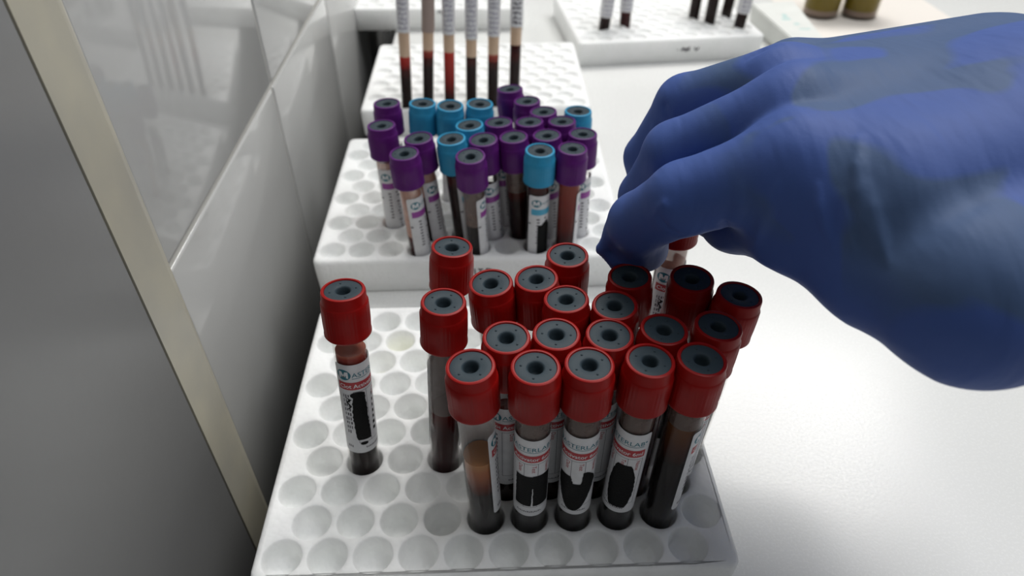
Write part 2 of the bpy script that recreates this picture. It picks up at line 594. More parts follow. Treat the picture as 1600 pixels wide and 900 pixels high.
class Wrap:
    """collects flat print (u to the right, v up, mm) and bends it round a cylinder; u=0 faces -y"""
    def __init__(self, R):
        self.R, self.v, self.f = R, [], []

    def add(self, vs, fs):
        b = len(self.v)
        self.v += vs
        self.f += [tuple(i + b for i in f) for f in fs]

    def text(self, s, size, u, v, rot=0, sx=1.0, bold=0.0, fit=None):
        vs, fs = text_tris(s, size, bold)
        if fit:
            w_ = max(x for x, y in vs) - min(x for x, y in vs)
            sx = fit / w_
        vs = [(x * sx, y) for x, y in vs]
        c, s_ = math.cos(math.radians(rot)), math.sin(math.radians(rot))
        self.add([(u + x * c - y * s_, v + x * s_ + y * c) for x, y in vs], fs)

    def rect(self, u0, u1, v0, v1, cr=0.0):
        nu = max(1, int(abs(u1 - u0) / 0.9))
        vs, fs = [], []
        rows = [v0, v0 + cr * 0.3, v0 + cr, v1 - cr, v1 - cr * 0.3, v1] if cr > 0 else [v0, v1]
        ins = [cr, cr * 0.3, 0, 0, cr * 0.3, cr] if cr > 0 else [0, 0]
        for v, q in zip(rows, ins):
            for k in range(nu + 1):
                vs.append((u0 + q + (u1 - u0 - 2 * q) * k / nu, v))
        for r_ in range(len(rows) - 1):
            for k in range(nu):
                a = r_ * (nu + 1) + k
                fs.append((a, a + 1, a + nu + 2, a + nu + 1))
        self.add(vs, fs)

    def rows(self, rws):
        """rws: list of (v, left, right): an irregular blot"""
        n_ = 8
        vs, fs = [], []
        for v, l, r_ in rws:
            for k in range(n_ + 1):
                vs.append((l + (r_ - l) * k / n_, v))
        for i in range(len(rws) - 1):
            for k in range(n_):
                a = i * (n_ + 1) + k
                fs.append((a, a + 1, a + n_ + 2, a + n_ + 1))
        self.add(vs, fs)

    def ellipse(self, u, v, a, b, n_=28):
        vs = [(u, v)] + [(u + a * math.cos(2 * math.pi * k / n_), v + b * math.sin(2 * math.pi * k / n_)) for k in range(n_)]
        self.add(vs, [(0, 1 + k, 1 + (k + 1) % n_) for k in range(n_)])

    def mesh(self, name, material, lift=0.0, u_shift=0.0):
        R = self.R + lift
        vs = []
        # split what is wide across the curve so that it follows the round wall
        bm = bmesh.new()
        bv = [bm.verts.new((u, v, 0)) for u, v in self.v]
        for f in self.f:
            try:
                bm.faces.new([bv[i] for i in f])
            except ValueError:
                pass
        for _ in range(3):
            es = [e for e in bm.edges if abs(e.verts[0].co.x - e.verts[1].co.x) > 1.0]
            if not es:
                break
            bmesh.ops.subdivide_edges(bm, edges=es, cuts=1, use_grid_fill=False)
            bmesh.ops.triangulate(bm, faces=bm.faces[:])
        bm.verts.index_update()
        self.v = [(v.co.x, v.co.y) for v in bm.verts]
        self.f = [tuple(v.index for v in f.verts) for f in bm.faces]
        bm.free()
        for u, v in self.v:
            a = (u + u_shift) / self.R - math.pi / 2
            vs.append((R * math.cos(a), R * math.sin(a), v))
        me = mesh_from(name, vs, self.f, True)
        me.materials.append(material)
        return me


def tube_mesh(name, L, R=6.5, wall_=0.9):
    pr = []
    for k in range(0, 9):
        a = math.pi / 2 * k / 8
        pr.append((max(R * math.sin(a), 0.02), R - R * math.cos(a)))
    pr.append((R, L))
    return lathe(name, pr, 36)


def liquid_mesh(name, z0, z1, r_=5.5, round_bottom=False, menisc=0.5):
    pr = []
    if round_bottom:
        for k in range(0, 7):
            a = math.pi / 2 * k / 6
            pr.append((max(r_ * math.sin(a), 0.02), z0 + r_ - r_ * math.cos(a)))
    else:
        pr += [(0.02, z0), (r_, z0)]
    pr += [(r_, z1), (r_ - 0.7, z1 - menisc * 0.8), (r_ * 0.5, z1 - menisc), (0.02, z1 - menisc)]
    return lathe(name, pr, 28)


def cap_mesh(name, flutes, H=19.3):
    """local z = 0 is the top rim"""
    prof = [(6.75, -1.0), (6.85, -0.35), (7.05, -0.05), (7.5, 0.0), (8.0, -0.25), (8.22, -0.9), (8.28, -4.4), (8.42, -4.7),
            (8.78, -5.2), (8.8, -9), (8.8, -13), (8.75, -17.6), (8.95, -18.2), (8.95, -H + 0.4), (8.7, -H), (7.0, -H), (6.55, -H + 0.8)]
    def rmod(a, i):
        if 8 <= i <= 11:
            m_ = 0.26 if (i in (9, 10)) else 0.08
            # fine grip ribs in wide arches, smooth panels between them
            arch = 0.5 + 0.5 * math.cos(a * 6)
            return m_ * (0.55 * math.cos(a * flutes) * (1 if arch > 0.28 else 0.15) - 0.35 * (arch < 0.12))
        if i in (7,):
            return 0.1 * (math.cos(a * 6) > 0)
        return 0.0
    return lathe(name, prof, flutes * 3, 40, rmod=rmod)


def stopper_mesh(name):
    """grey rubber, a ring with a deep needle well and four small marks; local z=0 is the cap rim"""
    me = lathe('s', [(6.85, -1.2), (6.8, -0.5), (6.55, -0.42), (5.0, -0.46), (3.3, -0.5), (2.9, -0.62), (2.55, -1.1), (2.3, -2.4), (2.05, -4.6), (1.6, -5.0), (0.02, -5.05)], 44, 45)
    bm = bmesh.new()
    bm.from_mesh(me)
    bpy.data.meshes.remove(me)
    for k in range(4):
        a = math.radians(20 + 90 * k)
        r_ = bmesh.ops.create_uvsphere(bm, u_segments=10, v_segments=6, radius=0.00042)
        for v in r_['verts']:
            v.co = Vector((v.co.x + 4.85 * S * math.cos(a), v.co.y + 4.85 * S * math.sin(a), v.co.z * 0.9 - 0.52 * S))
    me = bpy.data.meshes.new(name)
    bm.to_mesh(me)
    bm.free()
    me.polygons.foreach_set('use_smooth', [True] * len(me.polygons))
    me.set_sharp_from_angle(angle=math.radians(45))
    me.materials.append(M_rubber)
    return me


CACHE = {}


def cached(key, fn):
    if key not in CACHE:
        CACHE[key] = fn()
    return CACHE[key]


LR = 6.58


def letter_m(q, u, v, w_, h):
    """a heavy letter M"""
    t = 0.22 * w_
    m_ = u + w_ / 2
    q.add([(u, v), (u + t, v), (u + t, v + h), (u, v + h)], [(0, 1, 2, 3)])
    q.add([(u + w_ - t, v), (u + w_, v), (u + w_, v + h), (u + w_ - t, v + h)], [(0, 1, 2, 3)])
    q.add([(u + t * 0.2, v + h), (m_ - t * 0.55, v + h * 0.1), (m_ + t * 0.55, v + h * 0.1), (u + t * 1.5, v + h)], [(0, 1, 2, 3)])
    q.add([(u + w_ - t * 0.2, v + h), (u + w_ - t * 1.5, v + h), (m_ - t * 0.55, v + h * 0.1), (m_ + t * 0.55, v + h * 0.1)], [(0, 1, 2, 3)])


def label_parts(kind):
    """-> (label sheet mesh, list of (name, mesh)) ; u runs from the left edge 0 of the label, shifted so its middle faces -y"""
    out = []
    if kind == 'red':
        Wd, v0, v1 = 25.5, 27.5, 74.5
    elif kind in ('purple', 'blue'):
        Wd, v0, v1 = 19.0, 10.0, 54.0
    sh = -Wd / 2
    sheet = Wrap(LR)
    sheet.rect(0, Wd, v0, v1, 1.4)
    sm = sheet.mesh('label', M_label, 0, sh)
    top = v1
    if kind == 'red':
        wline = Wrap(LR)
        a = Wrap(LR)
        a.ellipse(4.3, top - 5.0, 3.0, 2.55)
        a.text('ASTERLAB', 3.0, 7.6, top - 6.1, fit=15.2, bold=0.012)
        a.ellipse(23.4, top - 4.6, 0.45, 0.45, 10)
        a.rect(7.6, 22.8, top - 6.9, top - 6.65)
        out.append(('brand_lettering', a.mesh('brand_lettering', M_teal, 0.04, sh)))
        b = Wrap(LR)
        letter_m(b, 2.35, top - 6.55, 3.9, 3.1)
        out.append(('logo_letter', b.mesh('logo_letter', M_whiteprint, 0.08, sh)))
        c = Wrap(LR)
        c.rect(1.4, 23.6, top - 12.4, top - 8.6)
        for s, u in (('Date', 10.4), ('Test', 15.6), ('Name', 21.0)):
            c.text(s, 2.3, u, top - 14.4, rot=-90)
        out.append(('red_band', c.mesh('red_band', M_redprint, 0.04, sh)))
        d = Wrap(LR)
        d.text('Clot Activator 6ml', 2.7, 2.1, top - 11.5, fit=20.6, bold=0.03)
        out.append(('band_lettering', d.mesh('band_lettering', M_whiteprint, 0.08, sh)))
        e = wline
        for u in (7.4, 12.6, 17.8, 23.2):
            e.rect(u, u + 0.16, v0 + 6, top - 13.6)
        for v in (top - 13.6, v0 + 6):
            e.rect(7.4, 23.3, v, v + 0.16)
        rng = random.Random(3)
        for k in range(26):      # small print too fine to read
            u = 3.0 + 0.62 * (k % 3) * 1.6
            v = top - 15 - 1.0 * (k // 3) * 2.4
            e.rect(u, u + 0.3 + rng.random() * 0.4, v - 1.2 - rng.random() * 0.5, v)
        for k in range(14):
            u = 10 + k * 0.72
            e.rect(u, u + 0.4, v0 + 2.6, v0 + 3.5 - 0.3 * (k % 2))
        for k in range(3):
            e.rect(2.2 + k * 0.9, 2.7 + k * 0.9, v0 + 3.0, v0 + 4.2)
        out.append(('fine_print', e.mesh('fine_print', M_lineprint, 0.05, sh)))
    else:
        band = M_purpleprint if kind == 'purple' else M_blueprint
        a = Wrap(LR)
        a.ellipse(5.0, top - 5.0, 2.9, 2.5)
        a.text('ASTERLAB', 2.4, 8.1, top - 5.8, fit=9.6, bold=0.01)
        out.append(('brand_lettering', a.mesh('brand_lettering', M_teal, 0.04, sh)))
        b = Wrap(LR)
        letter_m(b, 3.1, top - 6.5, 3.8, 3.0)
        out.append(('logo_letter', b.mesh('logo_letter', M_whiteprint, 0.08, sh)))
        c = Wrap(LR)
        c.rect(2.0, 17.6, top - 13.0, top - 9.0)
        out.append(('colour_band', c.mesh('colour_band', band, 0.04, sh)))
        e = Wrap(LR)
        for k in range(9):
            e.rect(5.4 + 0.3 * (k % 2), 7.2, top - 16.5 - k * 2.1, top - 15.6 - k * 2.1)
        e.rect(0.2, 1.8, top - 20.0, top - 19.0)
        for k in range(12):
            e.rect(10.2 + 0.5 * (k % 3), 11.4 + 0.8 * (k % 2), top - 16.0 - k * 2.2, top - 15.0 - k * 2.2)
        out.append(('fine_print', e.mesh('fine_print', M_lineprint, 0.05, sh)))
    return sm, out


def scribble_mesh(kind, seed, lab='red'):
    """black marker blots that hide what is written on the labels"""
    rng = random.Random(seed)
    Wd = 25.5 if lab == 'red' else 19.0
    sh = -Wd / 2
    q = Wrap(LR)
    def blot(v0, v1, lf, rf, n_=26, j=0.35):
        rws = []
        for i in range(n_ + 1):
            t = i / n_
            rws.append((v0 + (v1 - v0) * t, lf(t) + rng.uniform(-j, j), rf(t) + rng.uniform(-j, j)))
        q.rows(rws)
    if kind == 'column':            # the lone tube: one tall band
        blot(35, 58.5, lambda t: 6.9 - 0.9 * math.sin(t * 3) + 0.2 * t, lambda t: 12.6 - 0.6 * t, j=0.25)
        q.ellipse(9.0, 59.2, 3.0, 1.7)
        q.ellipse(9.4, 33.0, 1.6, 0.9)
        for k in range(7):
            q.rect(14.3 + 0.15 * k, 15.6 + 0.1 * (k % 2), 38 + 3 * k, 39.6 + 3 * k)
        q.rows([(52, 4.4, 5.1), (53.5, 5.6, 6.3), (55.5, 4.0, 4.9), (57, 5.3, 6.5), (58, 3.6, 4.4)])
    elif kind == 'blocks':
        blot(34.5, 53.5, lambda t: 9.0 + 0.2 * t, lambda t: 15.6 + 0.7 * t, j=0.15)
        blot(34.5, 53.8, lambda t: 16.4 - 0.3 * t, lambda t: 23.4, j=0.12)
        blot(46, 53, lambda t: 15.4, lambda t: 16.8, 6)
    elif kind == 'shield':
        blot(30.2, 47.5, lambda t: 14.5 - 7.4 * t ** 0.45, lambda t: 15.2 + 7.6 * t ** 0.55, j=0.2)
        blot(47.5, 51.5, lambda t: 7.1 + 0.6 * t, lambda t: 14.0 - 1.2 * t, 8, 0.2)
        blot(47.5, 54.5, lambda t: 16.8 + 0.6 * t, lambda t: 23.2 - 0.6 * t - 3.5 * t * t, 8, 0.2)
    elif kind == 'oval':
        blot(31, 57, lambda t: 17.0 - 5.0 * math.sin(math.pi * min(1, 0.12 + t * 0.8)) ** 0.5, lambda t: 17.8 + 4.6 * math.sin(math.pi * min(1, 0.1 + t * 0.85)) ** 0.5, j=0.18)
    elif kind == 'box':
        q.rect(6.2, 14.6, 12, 34)
        blot(33, 37, lambda t: 7.5 + 4 * t, lambda t: 13.5 - t, 6, 0.5)
    elif kind == 'digits':
        for k in range(9):
            v = 12 + 3.2 * k
            blot(v, v + 2.1, lambda t: 13.4 + 0.8 * math.sin(t * 3 + k), lambda t: 15.6 + 0.9 * math.cos(t * 4 + k), 5, 0.35)
    return q.mesh('redaction', M_ink, 0.12, sh)


# ------------------------------------------------------------------ tube builder
TUBE_L = {'red': 105.0, 'purple': 80.0, 'blue': 80.0}


def orient(o, base, top):
    d = (Vector(top) - Vector(base)).normalized()
    o.rotation_mode = 'QUATERNION'
    o.rotation_quaternion = Vector((0, 0, 1)).rotation_difference(d)
    return d


def make_tube(color, base, top, label, group, liquids, lab=None, scr=None, cap_turn=0.0, name=None):
    """base: where the axis meets the rack top, top: middle of the cap rim (mm above the rack top)"""
    L = TUBE_L[color]
    root = link(name or 'blood_tube', None)
    tag(root, label, 'tube', group)
    b = Vector((base[0], base[1], RT))
    t = Vector((top[0], top[1], RT + top[2]))
    d = orient(root, b, t)
    root.location = (t - d * L) * S
    child('tube_wall', cached(('tube', L), lambda: tube_mesh('tube_wall', L - 7)), M_glass, root)
    for nm, z0, z1, m in liquids:
        rb = z0 <= 1.2
        rr = 5.95 if 'film' in nm else 5.9
        me = cached(('liq', z0, z1, m.name), lambda: liquid_mesh(nm, z0, z1, rr, rb, 0.0 if 'film' in nm else 0.5))
        child(nm, me, m, root)
    fl = 40
    cp = child('cap', cached(('cap', color), lambda: cap_mesh('cap', fl)), M_cap[color], root, (0, 0, L))
    cp.rotation_euler.z = math.radians(cap_turn)
    child('stopper', cached(('stopper', 1), lambda: stopper_mesh('stopper')), M_rubber, cp)
    if lab is not None:
        sm, prs = cached(('label', color), lambda: label_parts(color))
        lb = child('label', sm, None, root)
        lb.rotation_euler.z = math.radians(lab)
        for nm, me in prs:
            child(nm, me, None, lb)
        if scr:
            child('redaction', cached(('scr', scr, color), lambda: scribble_mesh(scr, hash(scr) % 7 if False else len(scr), color)), None, lb)
    return root


RG = 'red capped tubes in the nearest rack'
B = lambda z1, m=None: ('blood', 1.1, z1, m or M_blood)


def rb_(row, col):
    return ((col + 0.5 * (row % 2)) * PX, row * PY)


red = [
    # row, col, top xy, label, liquids, label turn, scribble
    (3, 1, (29, 55), 'lone red capped tube standing by itself at the left of the nearest rack', [('blood', 1.1, 73, M_blood), ('blood_surface', 73, 78, M_foamtop)], 50, 'column'),
    (3, 3, (66, 47), 'red capped tube half full of wine red blood left of the crowd', [('blood', 1.1, 50, M_blood_red), ('film', 50, 84, M_film_grey)], 175, None),
    (5, 3, (68, 80), 'farthest left red capped tube of the crowd, its cap in front of the middle rack', [B(60)], 120, None),
    (1, 4, (76, 15), 'front row red capped tube with amber serum over dark clot', [('blood', 1.1, 40, M_clot), ('serum', 40, 59, M_serum)], 146, None),
    (1, 5, (97.0, 13.8), 'front row red capped tube whose label is blotted with two black blocks', [('blood', 1.1, 70, M_clot), ('film', 70, 86, M_film_smoke)], -27, 'blocks'),
    (1, 6, (114.5, 14.5), 'middle red capped tube of the front row, its label blotted with a pointed black shield', [('blood', 1.1, 70, M_clot), ('film', 70, 86, M_film_smoke)], -31, 'shield'),
    (1, 7, (134.5, 15.5), 'front row red capped tube whose label is blotted with one black oval', [('blood', 1.1, 74, M_clot), ('film', 74, 86, M_film_smoke)], -62, 'oval'),
    (1, 8, (151.5, 15.5), 'rightmost front row red capped tube, brown serum over black, white label on its right', [('blood', 1.1, 55, M_clot), ('serum', 55, 75, M_serum_brown), ('film', 75, 86, M_film_smoke)], 128, None),
    (2, 5, (88, 28), 'leftmost red capped tube of the second row, behind the amber serum tube', [B(66)], 30, None),
    (2, 6, (105, 29), 'second red capped tube from the left in the second row', [B(62)], 15, None),
    (2, 7, (123, 28), 'third red capped tube from the left in the second row', [B(64)], 20, None),
    (2, 8, (142, 30), 'fourth red capped tube from the left in the second row, in the hand shade', [B(70, M_blood_red)], 200, None),
    (2, 9, (161, 31), 'rightmost red capped tube of the second row, behind the brown serum tube', [B(68)], 40, None),
    (4, 5, (83, 57), 'red capped tube with a bright speck in its cap well, behind the wine red one', [B(58), ('film', 58, 86, M_film_pink)], 110, None),
    (4, 6, (100, 59), 'red capped tube between the bright speck cap and the farthest middle cap', [B(62)], 80, None),
    (3, 6, (110, 47), 'red capped tube in mid crowd just in front of the tallest back cap', [B(60)], 60, None),
    (5, 6, (113, 73), 'red capped tube at the back middle of the crowd, overlapping the middle rack front', [B(60)], 10, None),
    (3, 7, (127, 43), 'red capped tube in the third row left of the shaded fourth one', [B(66)], 20, None),
    (4, 8, (135, 59), 'red capped tube directly under the bent fingertip of the glove', [B(66)], 20, None),
    (4, 9, (158, 57), 'tall dark red capped tube just right of the tube being lifted', [B(66)], 200, None),
    (3, 9, (173, 47), 'rightmost red capped tube of the crowd, leaning out over the bench', [B(66)], 230, None),
]
for i, (rw, cl, tp, lb, lq, turn, scr) in enumerate(red):
    make_tube('red', rb_(rw, cl), (tp[0], tp[1], 88), lb, RG, lq, turn, scr, cap_turn=(i * 37) % 90)
# the tube in the fingers, lifted 12 mm
make_tube('red', (157.2, 88.8), (160.2, 90.0, 101.5), 'red capped tube held by the cap between gloved finger and thumb', RG,
          [('blood', 1.1, 70, M_blood), ('film', 70, 84, M_film_pink)], 42, 'column')

PG = 'purple capped tubes in the middle rack'
BG = 'light blue capped tubes in the middle rack'


def mb(row, col):
    return (-13 + 17.6 * col + 8.8 * (row % 2), 197.8 + 14.6 * row)


pb = [
    ('purple', 4, 2, (21, 259), 'purple capped tube at the far left of the middle rack, behind the label one', [B(40)], 20, None),
    ('purple', 2, 2, (21, 229.5), 'leftmost purple capped tube, set apart, its white label facing the camera', [B(10), ('film', 10, 58, M_film_pink)], 30, None),
    ('purple', 1, 3, (43.5, 213), 'purple capped tube with a chipped stopper, leaning left behind the front left one', [B(44), ('film', 44, 60, M_film_pink)], 70, None),
    ('purple', 0, 3, (37, 196), 'front left purple capped tube, pink film above dark blood', [B(26, M_blood_red), ('film', 26, 60, M_film_pink)], 62, 'digits'),
    ('blue', 4, 3, (43, 258), 'leftmost light blue capped tube in the back row of the middle rack', [B(56)], 20, None),
    ('blue', 4, 4, (60, 254), 'light blue capped tube in the middle of the back three', [B(56)], 20, None),
    ('blue', 4, 5, (78, 256), 'rightmost of the three light blue capped tubes in the back left group', [B(56)], 20, None),
    ('blue', 2, 5, (72, 228), 'light blue capped tube wedged between the back three and the forward purple caps', [B(56)], 20, None),
    ('blue', 1, 4, (62, 211.5), 'light blue capped tube leaning left of the front middle purple one', [B(58)], 85, None),
    ('purple', 0, 5, (73, 191.5), 'front middle purple capped tube with smoky upper half', [B(34, M_clot), ('film', 34, 60, M_film_smoke)], 95, None),
    ('purple', 1, 5, (80, 210), 'purple capped tube just behind the front middle one, label showing at its right', [B(48)], 45, None),
    ('purple', 2, 6, (89, 231), 'purple capped tube behind the large dark one, left of the back diagonal', [B(48)], 45, None),
    ('purple', 5, 6, (97, 277), 'farthest purple capped tube, rising in front of the slender tubes', [B(48)], 45, None),
    ('purple', 4, 7, (107, 259), 'purple capped tube second from the back in the receding diagonal', [B(48)], 45, None),
    ('purple', 3, 7, (116, 244), 'purple capped tube third from the back in the receding diagonal', [B(48)], 45, None),
    ('purple', 2, 7, (107, 231), 'purple capped tube in the centre of the right purple cluster', [B(48)], 45, None),
    ('purple', 1, 6, (97, 212.5), 'purple capped tube of blackish blood left of the front light blue capped one', [B(46), ('film', 46, 60, M_film_smoke)], 180, None),
    ('purple', 1, 7, (116, 214), 'purple capped tube directly behind the front light blue one', [B(48)], 60, None),
    ('purple', 2, 8, (126, 231), 'purple capped tube in front of the far right blue one', [B(48)], 45, None),
    ('purple', 1, 8, (136.5, 215), 'rightmost purple capped tube of the middle rack, violet writing on its label', [B(48)], 40, None),
    ('blue', 3, 8, (137, 244), 'light blue capped tube alone at the far right of the middle rack', [B(56)], 20, None),
    ('blue', 0, 7, (111, 196.5), 'front light blue capped tube with a white label and black blot', [B(60, M_blood)], 28, 'box'),
    ('purple', 0, 8, (129, 198), 'front right purple capped tube with clear red contents and no label in view', [B(28, M_blood_red), ('serum', 28, 60, M_red_serum)], 120, None),
]
for i, (c, rw, cl, tp, lb, lq, turn, scr) in enumerate(pb):
    make_tube(c, mb(rw, cl), (tp[0], tp[1], 66), lb, PG if c == 'purple' else BG, lq, turn, scr, cap_turn=(i * 53) % 90)

# ------------------------------------------------------------------ slender sedimentation tubes in the third rack
EG = 'slender tubes in the third rack'
esr = [
    (15.6, (18.5, 402), 40, M_bright, 'leftmost slender tube in the third rack, dark blood with a bright red top'),
    (33.2, (37.5, 402), 45, M_foamtop, 'second slender tube from the left, brownish plain upper part without writing'),
    (51.0, (53.5, 402), 43, M_bright, 'third slender tube from the left, filled with vivid red blood'),
    (68.8, (71, 402), 39, None, 'fourth slender tube from the left, black blood under straw plasma'),
    (86.4, (88.5, 402), 41, M_foamtop, 'fifth slender tube from the left, black blood with a thin red surface'),
    (104, (106, 402), 48, M_blood_red, 'rightmost slender tube, wine dark blood and dense black writing on its label'),
]
ESR_R = 4.4


def esr_tube(x, top, hb, msurf, label, k):
    root = link('sedimentation_tube', None)
    tag(root, label, 'tube', EG)
    b = Vector((x, 398.5, RT))
    t = Vector((top[0], top[1], RT + 60))
    d = orient(root, b, t)
    root.location = (b - d * 17) * S
    child('tube_wall', cached('esr', lambda: tube_mesh('tube_wall', 150, ESR_R + 0.5, 0.6)), M_glass, root)
    zb = 17 + hb
    surf = 11 if k == 0 else (34 if k == 2 else 6)
    if msurf is None:
        surf = 1.5
        msurf = M_blood
    child('blood', liquid_mesh('blood', 1.0, zb - surf, ESR_R - 0.1, True), M_blood, root)
    child('blood_surface', liquid_mesh('blood_surface', zb - surf, zb, ESR_R - 0.1), msurf, root)
    child('plasma', liquid_mesh('plasma', zb, 120, ESR_R - 0.1), M_plasma, root)
    q = Wrap(ESR_R + 0.62)
    q.rect(-8.5, 8.5, zb + 14 + 5 * (k == 0), 138, 1.0)
    lb = child('label', q.mesh('label', M_smear if k == 1 else M_label, 0), None, root)
    if k != 1:
        e = Wrap(ESR_R + 0.62)
        rng = random.Random(k)
        for i in range(70 if k < 5 else 110):
            u = -3.6 + 1.5 * (i % 5) + rng.random() * 0.4
            v = zb + 16 + 5 * (k == 0) + (i // 5) * 3.6 + rng.random()
            e.rect(u, u + (0.55 if k < 5 else 0.95), v, v + 1.2 + 1.3 * rng.random())
        child('writing', e.mesh('writing', M_violetink if k < 5 else M_lineprint, 0.05), None, lb)
    child('cap', cached('esrcap', lambda: lathe('cap', [(0.02, 158), (4.8, 158), (6.2, 157.2), (6.4, 150), (6.4, 141), (6.0, 140), (4.95, 140)], 30)), M_lineprint, root)


M_smear = mat('brownish_label', (0.33, 0.25, 0.22), 0.5)
for k, (x, tp, hb, ms, lb) in enumerate(esr):
    esr_tube(x, tp, hb, ms, lb, k)

# ------------------------------------------------------------------ dark tubes in the rack at upper right
FG = 'dark tubes in the upper right rack'
far = [((203, 571), 3, 14, 'left one of the pair of small tubes at the left of the upper right rack'),
       ((226, 581), 0, 16, 'right one of the pair of small tubes at the left of the upper right rack'),
       ((303, 602), 1, 60, 'leftmost dark tube of the cluster in the upper right rack'),
       ((316, 586), 1, 60, 'thick black tube second from the left of the cluster in the upper right rack'),
       ((339, 606), 2, 30, 'dark red tube at the back of the cluster in the upper right rack'),
       ((343, 571), 3, 16, 'rightmost tube of the cluster, white label above a dark bottom')]
for i, ((x, y), lean, hb, lb) in enumerate(far):
    root = link('blood_tube', None)
    tag(root, lb, 'tube', FG)
    b = Vector((x, y, RT))
    t = b + Vector((lean * 1.4, 0, 60))
    d = orient(root, b, t)
    root.location = (b - d * 15) * S
    child('tube_wall', cached(('tube', 80.0), lambda: tube_mesh('tube_wall', 73)), M_glass, root)
    child('blood', liquid_mesh('blood', 1.0, 15 + hb if hb < 50 else 66, 5.5, True), M_blood if i != 1 else M_blood_red, root)
    if hb < 50:
        q = Wrap(LR)
        q.rect(-12, 12, 15 + hb - 2, 64, 1.0)
        l_ = child('label', q.mesh('label', M_label), None, root)
        e = Wrap(LR)
        rng = random.Random(i)
        for k in range(40):
            u = -5 + 2.2 * (k % 5) + rng.random()
            v = 15 + hb + (k // 5) * 4.2
            e.rect(u, u + 0.8, v, v + 2.2)
        child('writing', e.mesh('writing', M_violetink, 0.05), None, l_)
    cp = child('cap', cached(('cap', 'purple'), None), M_cap['purple'], root, (0, 0, 80))
    child('stopper', CACHE[('stopper', 1)], M_rubber, cp)

# ------------------------------------------------------------------ marks on rack fronts


def marks(parent, strokes, nm='marker_writing'):
    """strokes on the front face (local x, local z), flat pen marks"""
    vs, fs = [], []
    for (x0, z0, x1, z1, w_) in strokes:
        dx, dz = x1 - x0, z1 - z0
        l_ = math.hypot(dx, dz)
        nx, nz_ = -dz / l_ * w_ / 2, dx / l_ * w_ / 2
        b_ = len(vs)
        vs += [(x0 + nx, -0.08, z0 + nz_), (x1 + nx, -0.08, z1 + nz_), (x1 - nx, -0.08, z1 - nz_), (x0 - nx, -0.08, z0 - nz_)]
        fs.append((b_, b_ + 1, b_ + 2, b_ + 3))
    me = mesh_from(nm, vs, fs)
    return child(nm, me, M_lineprint, parent)


mid_rack = [o for o in bpy.data.objects if o.get('label', '').startswith('white foam rack holding the purple')][0]
# black pen characters low on the front of the middle rack and on the upper right rack
marks(mid_rack, [(96.2, 16.8, 96.6, 11, 0.8), (99.5, 16.5, 100.3, 11, 0.8), (98.4, 16.5, 101.4, 16.3, 0.8), (103.4, 16.8, 103.4, 11, 0.9), (103.4, 16.6, 106, 16.2, 0.9),
                 (106, 16.2, 106, 13.6, 0.9), (106, 13.6, 103.4, 13.4, 0.9)])
marks(rk4, [(104, 12, 106.5, 15, 1.2), (106.5, 15, 109, 12, 1.2), (105, 13.2, 112, 13.4, 1.6), (111, 15, 113, 11.5, 1.2), (109, 11, 113, 15.2, 1.4),
            (118, 14.8, 120, 11.5, 1.3), (120, 11.5, 122.5, 14.8, 1.3), (100, 12.5, 101.5, 13.5, 0.6)])
marks(rk5, [(95, 19, 98, 22, 1.2), (98, 22, 99, 18, 1.2), (108, 22, 110, 18, 1.2)])

# ------------------------------------------------------------------ carton and jars at the upper right
ct = [(377, 642), (428, 650), (416, 512), (386, 512)]
vs = [(x, y, RT) for x, y in ct] + [(x + 3, y, 0) for x, y in ct]
me = mesh_from('carton', vs, [(0, 3, 2, 1), (0, 1, 5, 4), (1, 2, 6, 5), (2, 3, 7, 6), (3, 0, 4, 7), (4, 5, 6, 7)])
bm = bmesh.new()
bm.from_mesh(me)
bmesh.ops.recalc_face_normals(bm, faces=bm.faces)
bmesh.ops.bevel(bm, geom=bm.edges[:], offset=0.0012, segments=2, affect='EDGES')
bm.to_mesh(me)
bm.free()
carton = link('carton', me, M_box)
tag(carton, 'long low white carton with faint teal print between the upper right rack and the jars', 'box')
pv, pf = [], []
for (x, y, a, b_) in ((398, 590, 5, 2.2), (404, 575, 3, 2), (400, 600, 2.5, 4), (407, 560, 6, 1.2)):
    i0 = len(pv)
    pv += [(x - a, y - b_, RT + 0.05), (x + a, y - b_ - 1, RT + 0.05), (x + a, y + b_, RT + 0.05), (x - a * 0.7, y + b_, RT + 0.05)]
    pf.append((i0, i0 + 1, i0 + 2, i0 + 3))
child('teal_print', mesh_from('teal_print', pv, pf), mat('faint_teal_print', (0.45, 0.66, 0.64), 0.5), carton)

paper = link('paper_sheet', box_mesh('paper_sheet', 434, 620, 520, 800, 0, 0.4), M_paper)
tag(paper, 'pale pinkish sheet on the bench under the yellow jars', 'paper')
for i, (x, y) in enumerate(((472, 672), (516, 668))):
    root = link('specimen_jar', None)
    root.location = (x * S, y * S, 0.4 * S)
    tag(root, ('left' if i == 0 else 'right') + ' clear jar of yellow liquid at the upper right corner, its top out of view', 'jar', 'jars of yellow liquid')
    child('jar_wall', cached('jar', lambda: lathe('jar_wall', [(0.02, 1.2), (17, 1.2), (18.5, 0), (20, 0), (20.5, 1.5), (21.5, 55), (22, 60), (20.8, 60), (20.4, 55), (19.3, 2.8), (0.02, 2.6)], 40)), M_jar, root)
    child('liquid', cached('jarliq', lambda: lathe('liquid', [(0.02, 9), (18.9, 9), (20.0, 40), (0.02, 40)], 36)), M_urine, root)
    child('jar_foot', cached('jarfoot', lambda: lathe('jar_foot', [(0.02, 3.2), (18.8, 3.2), (18.85, 8.9), (0.02, 8.9)], 36)), M_smear, root)
    child('jar_lid', cached('jarlid', lambda: lathe('jar_lid', [(0.02, 68), (22, 68), (23.5, 67), (24, 56), (22.3, 56), (22.3, 61), (0.02, 61)], 40)), M_box, root)

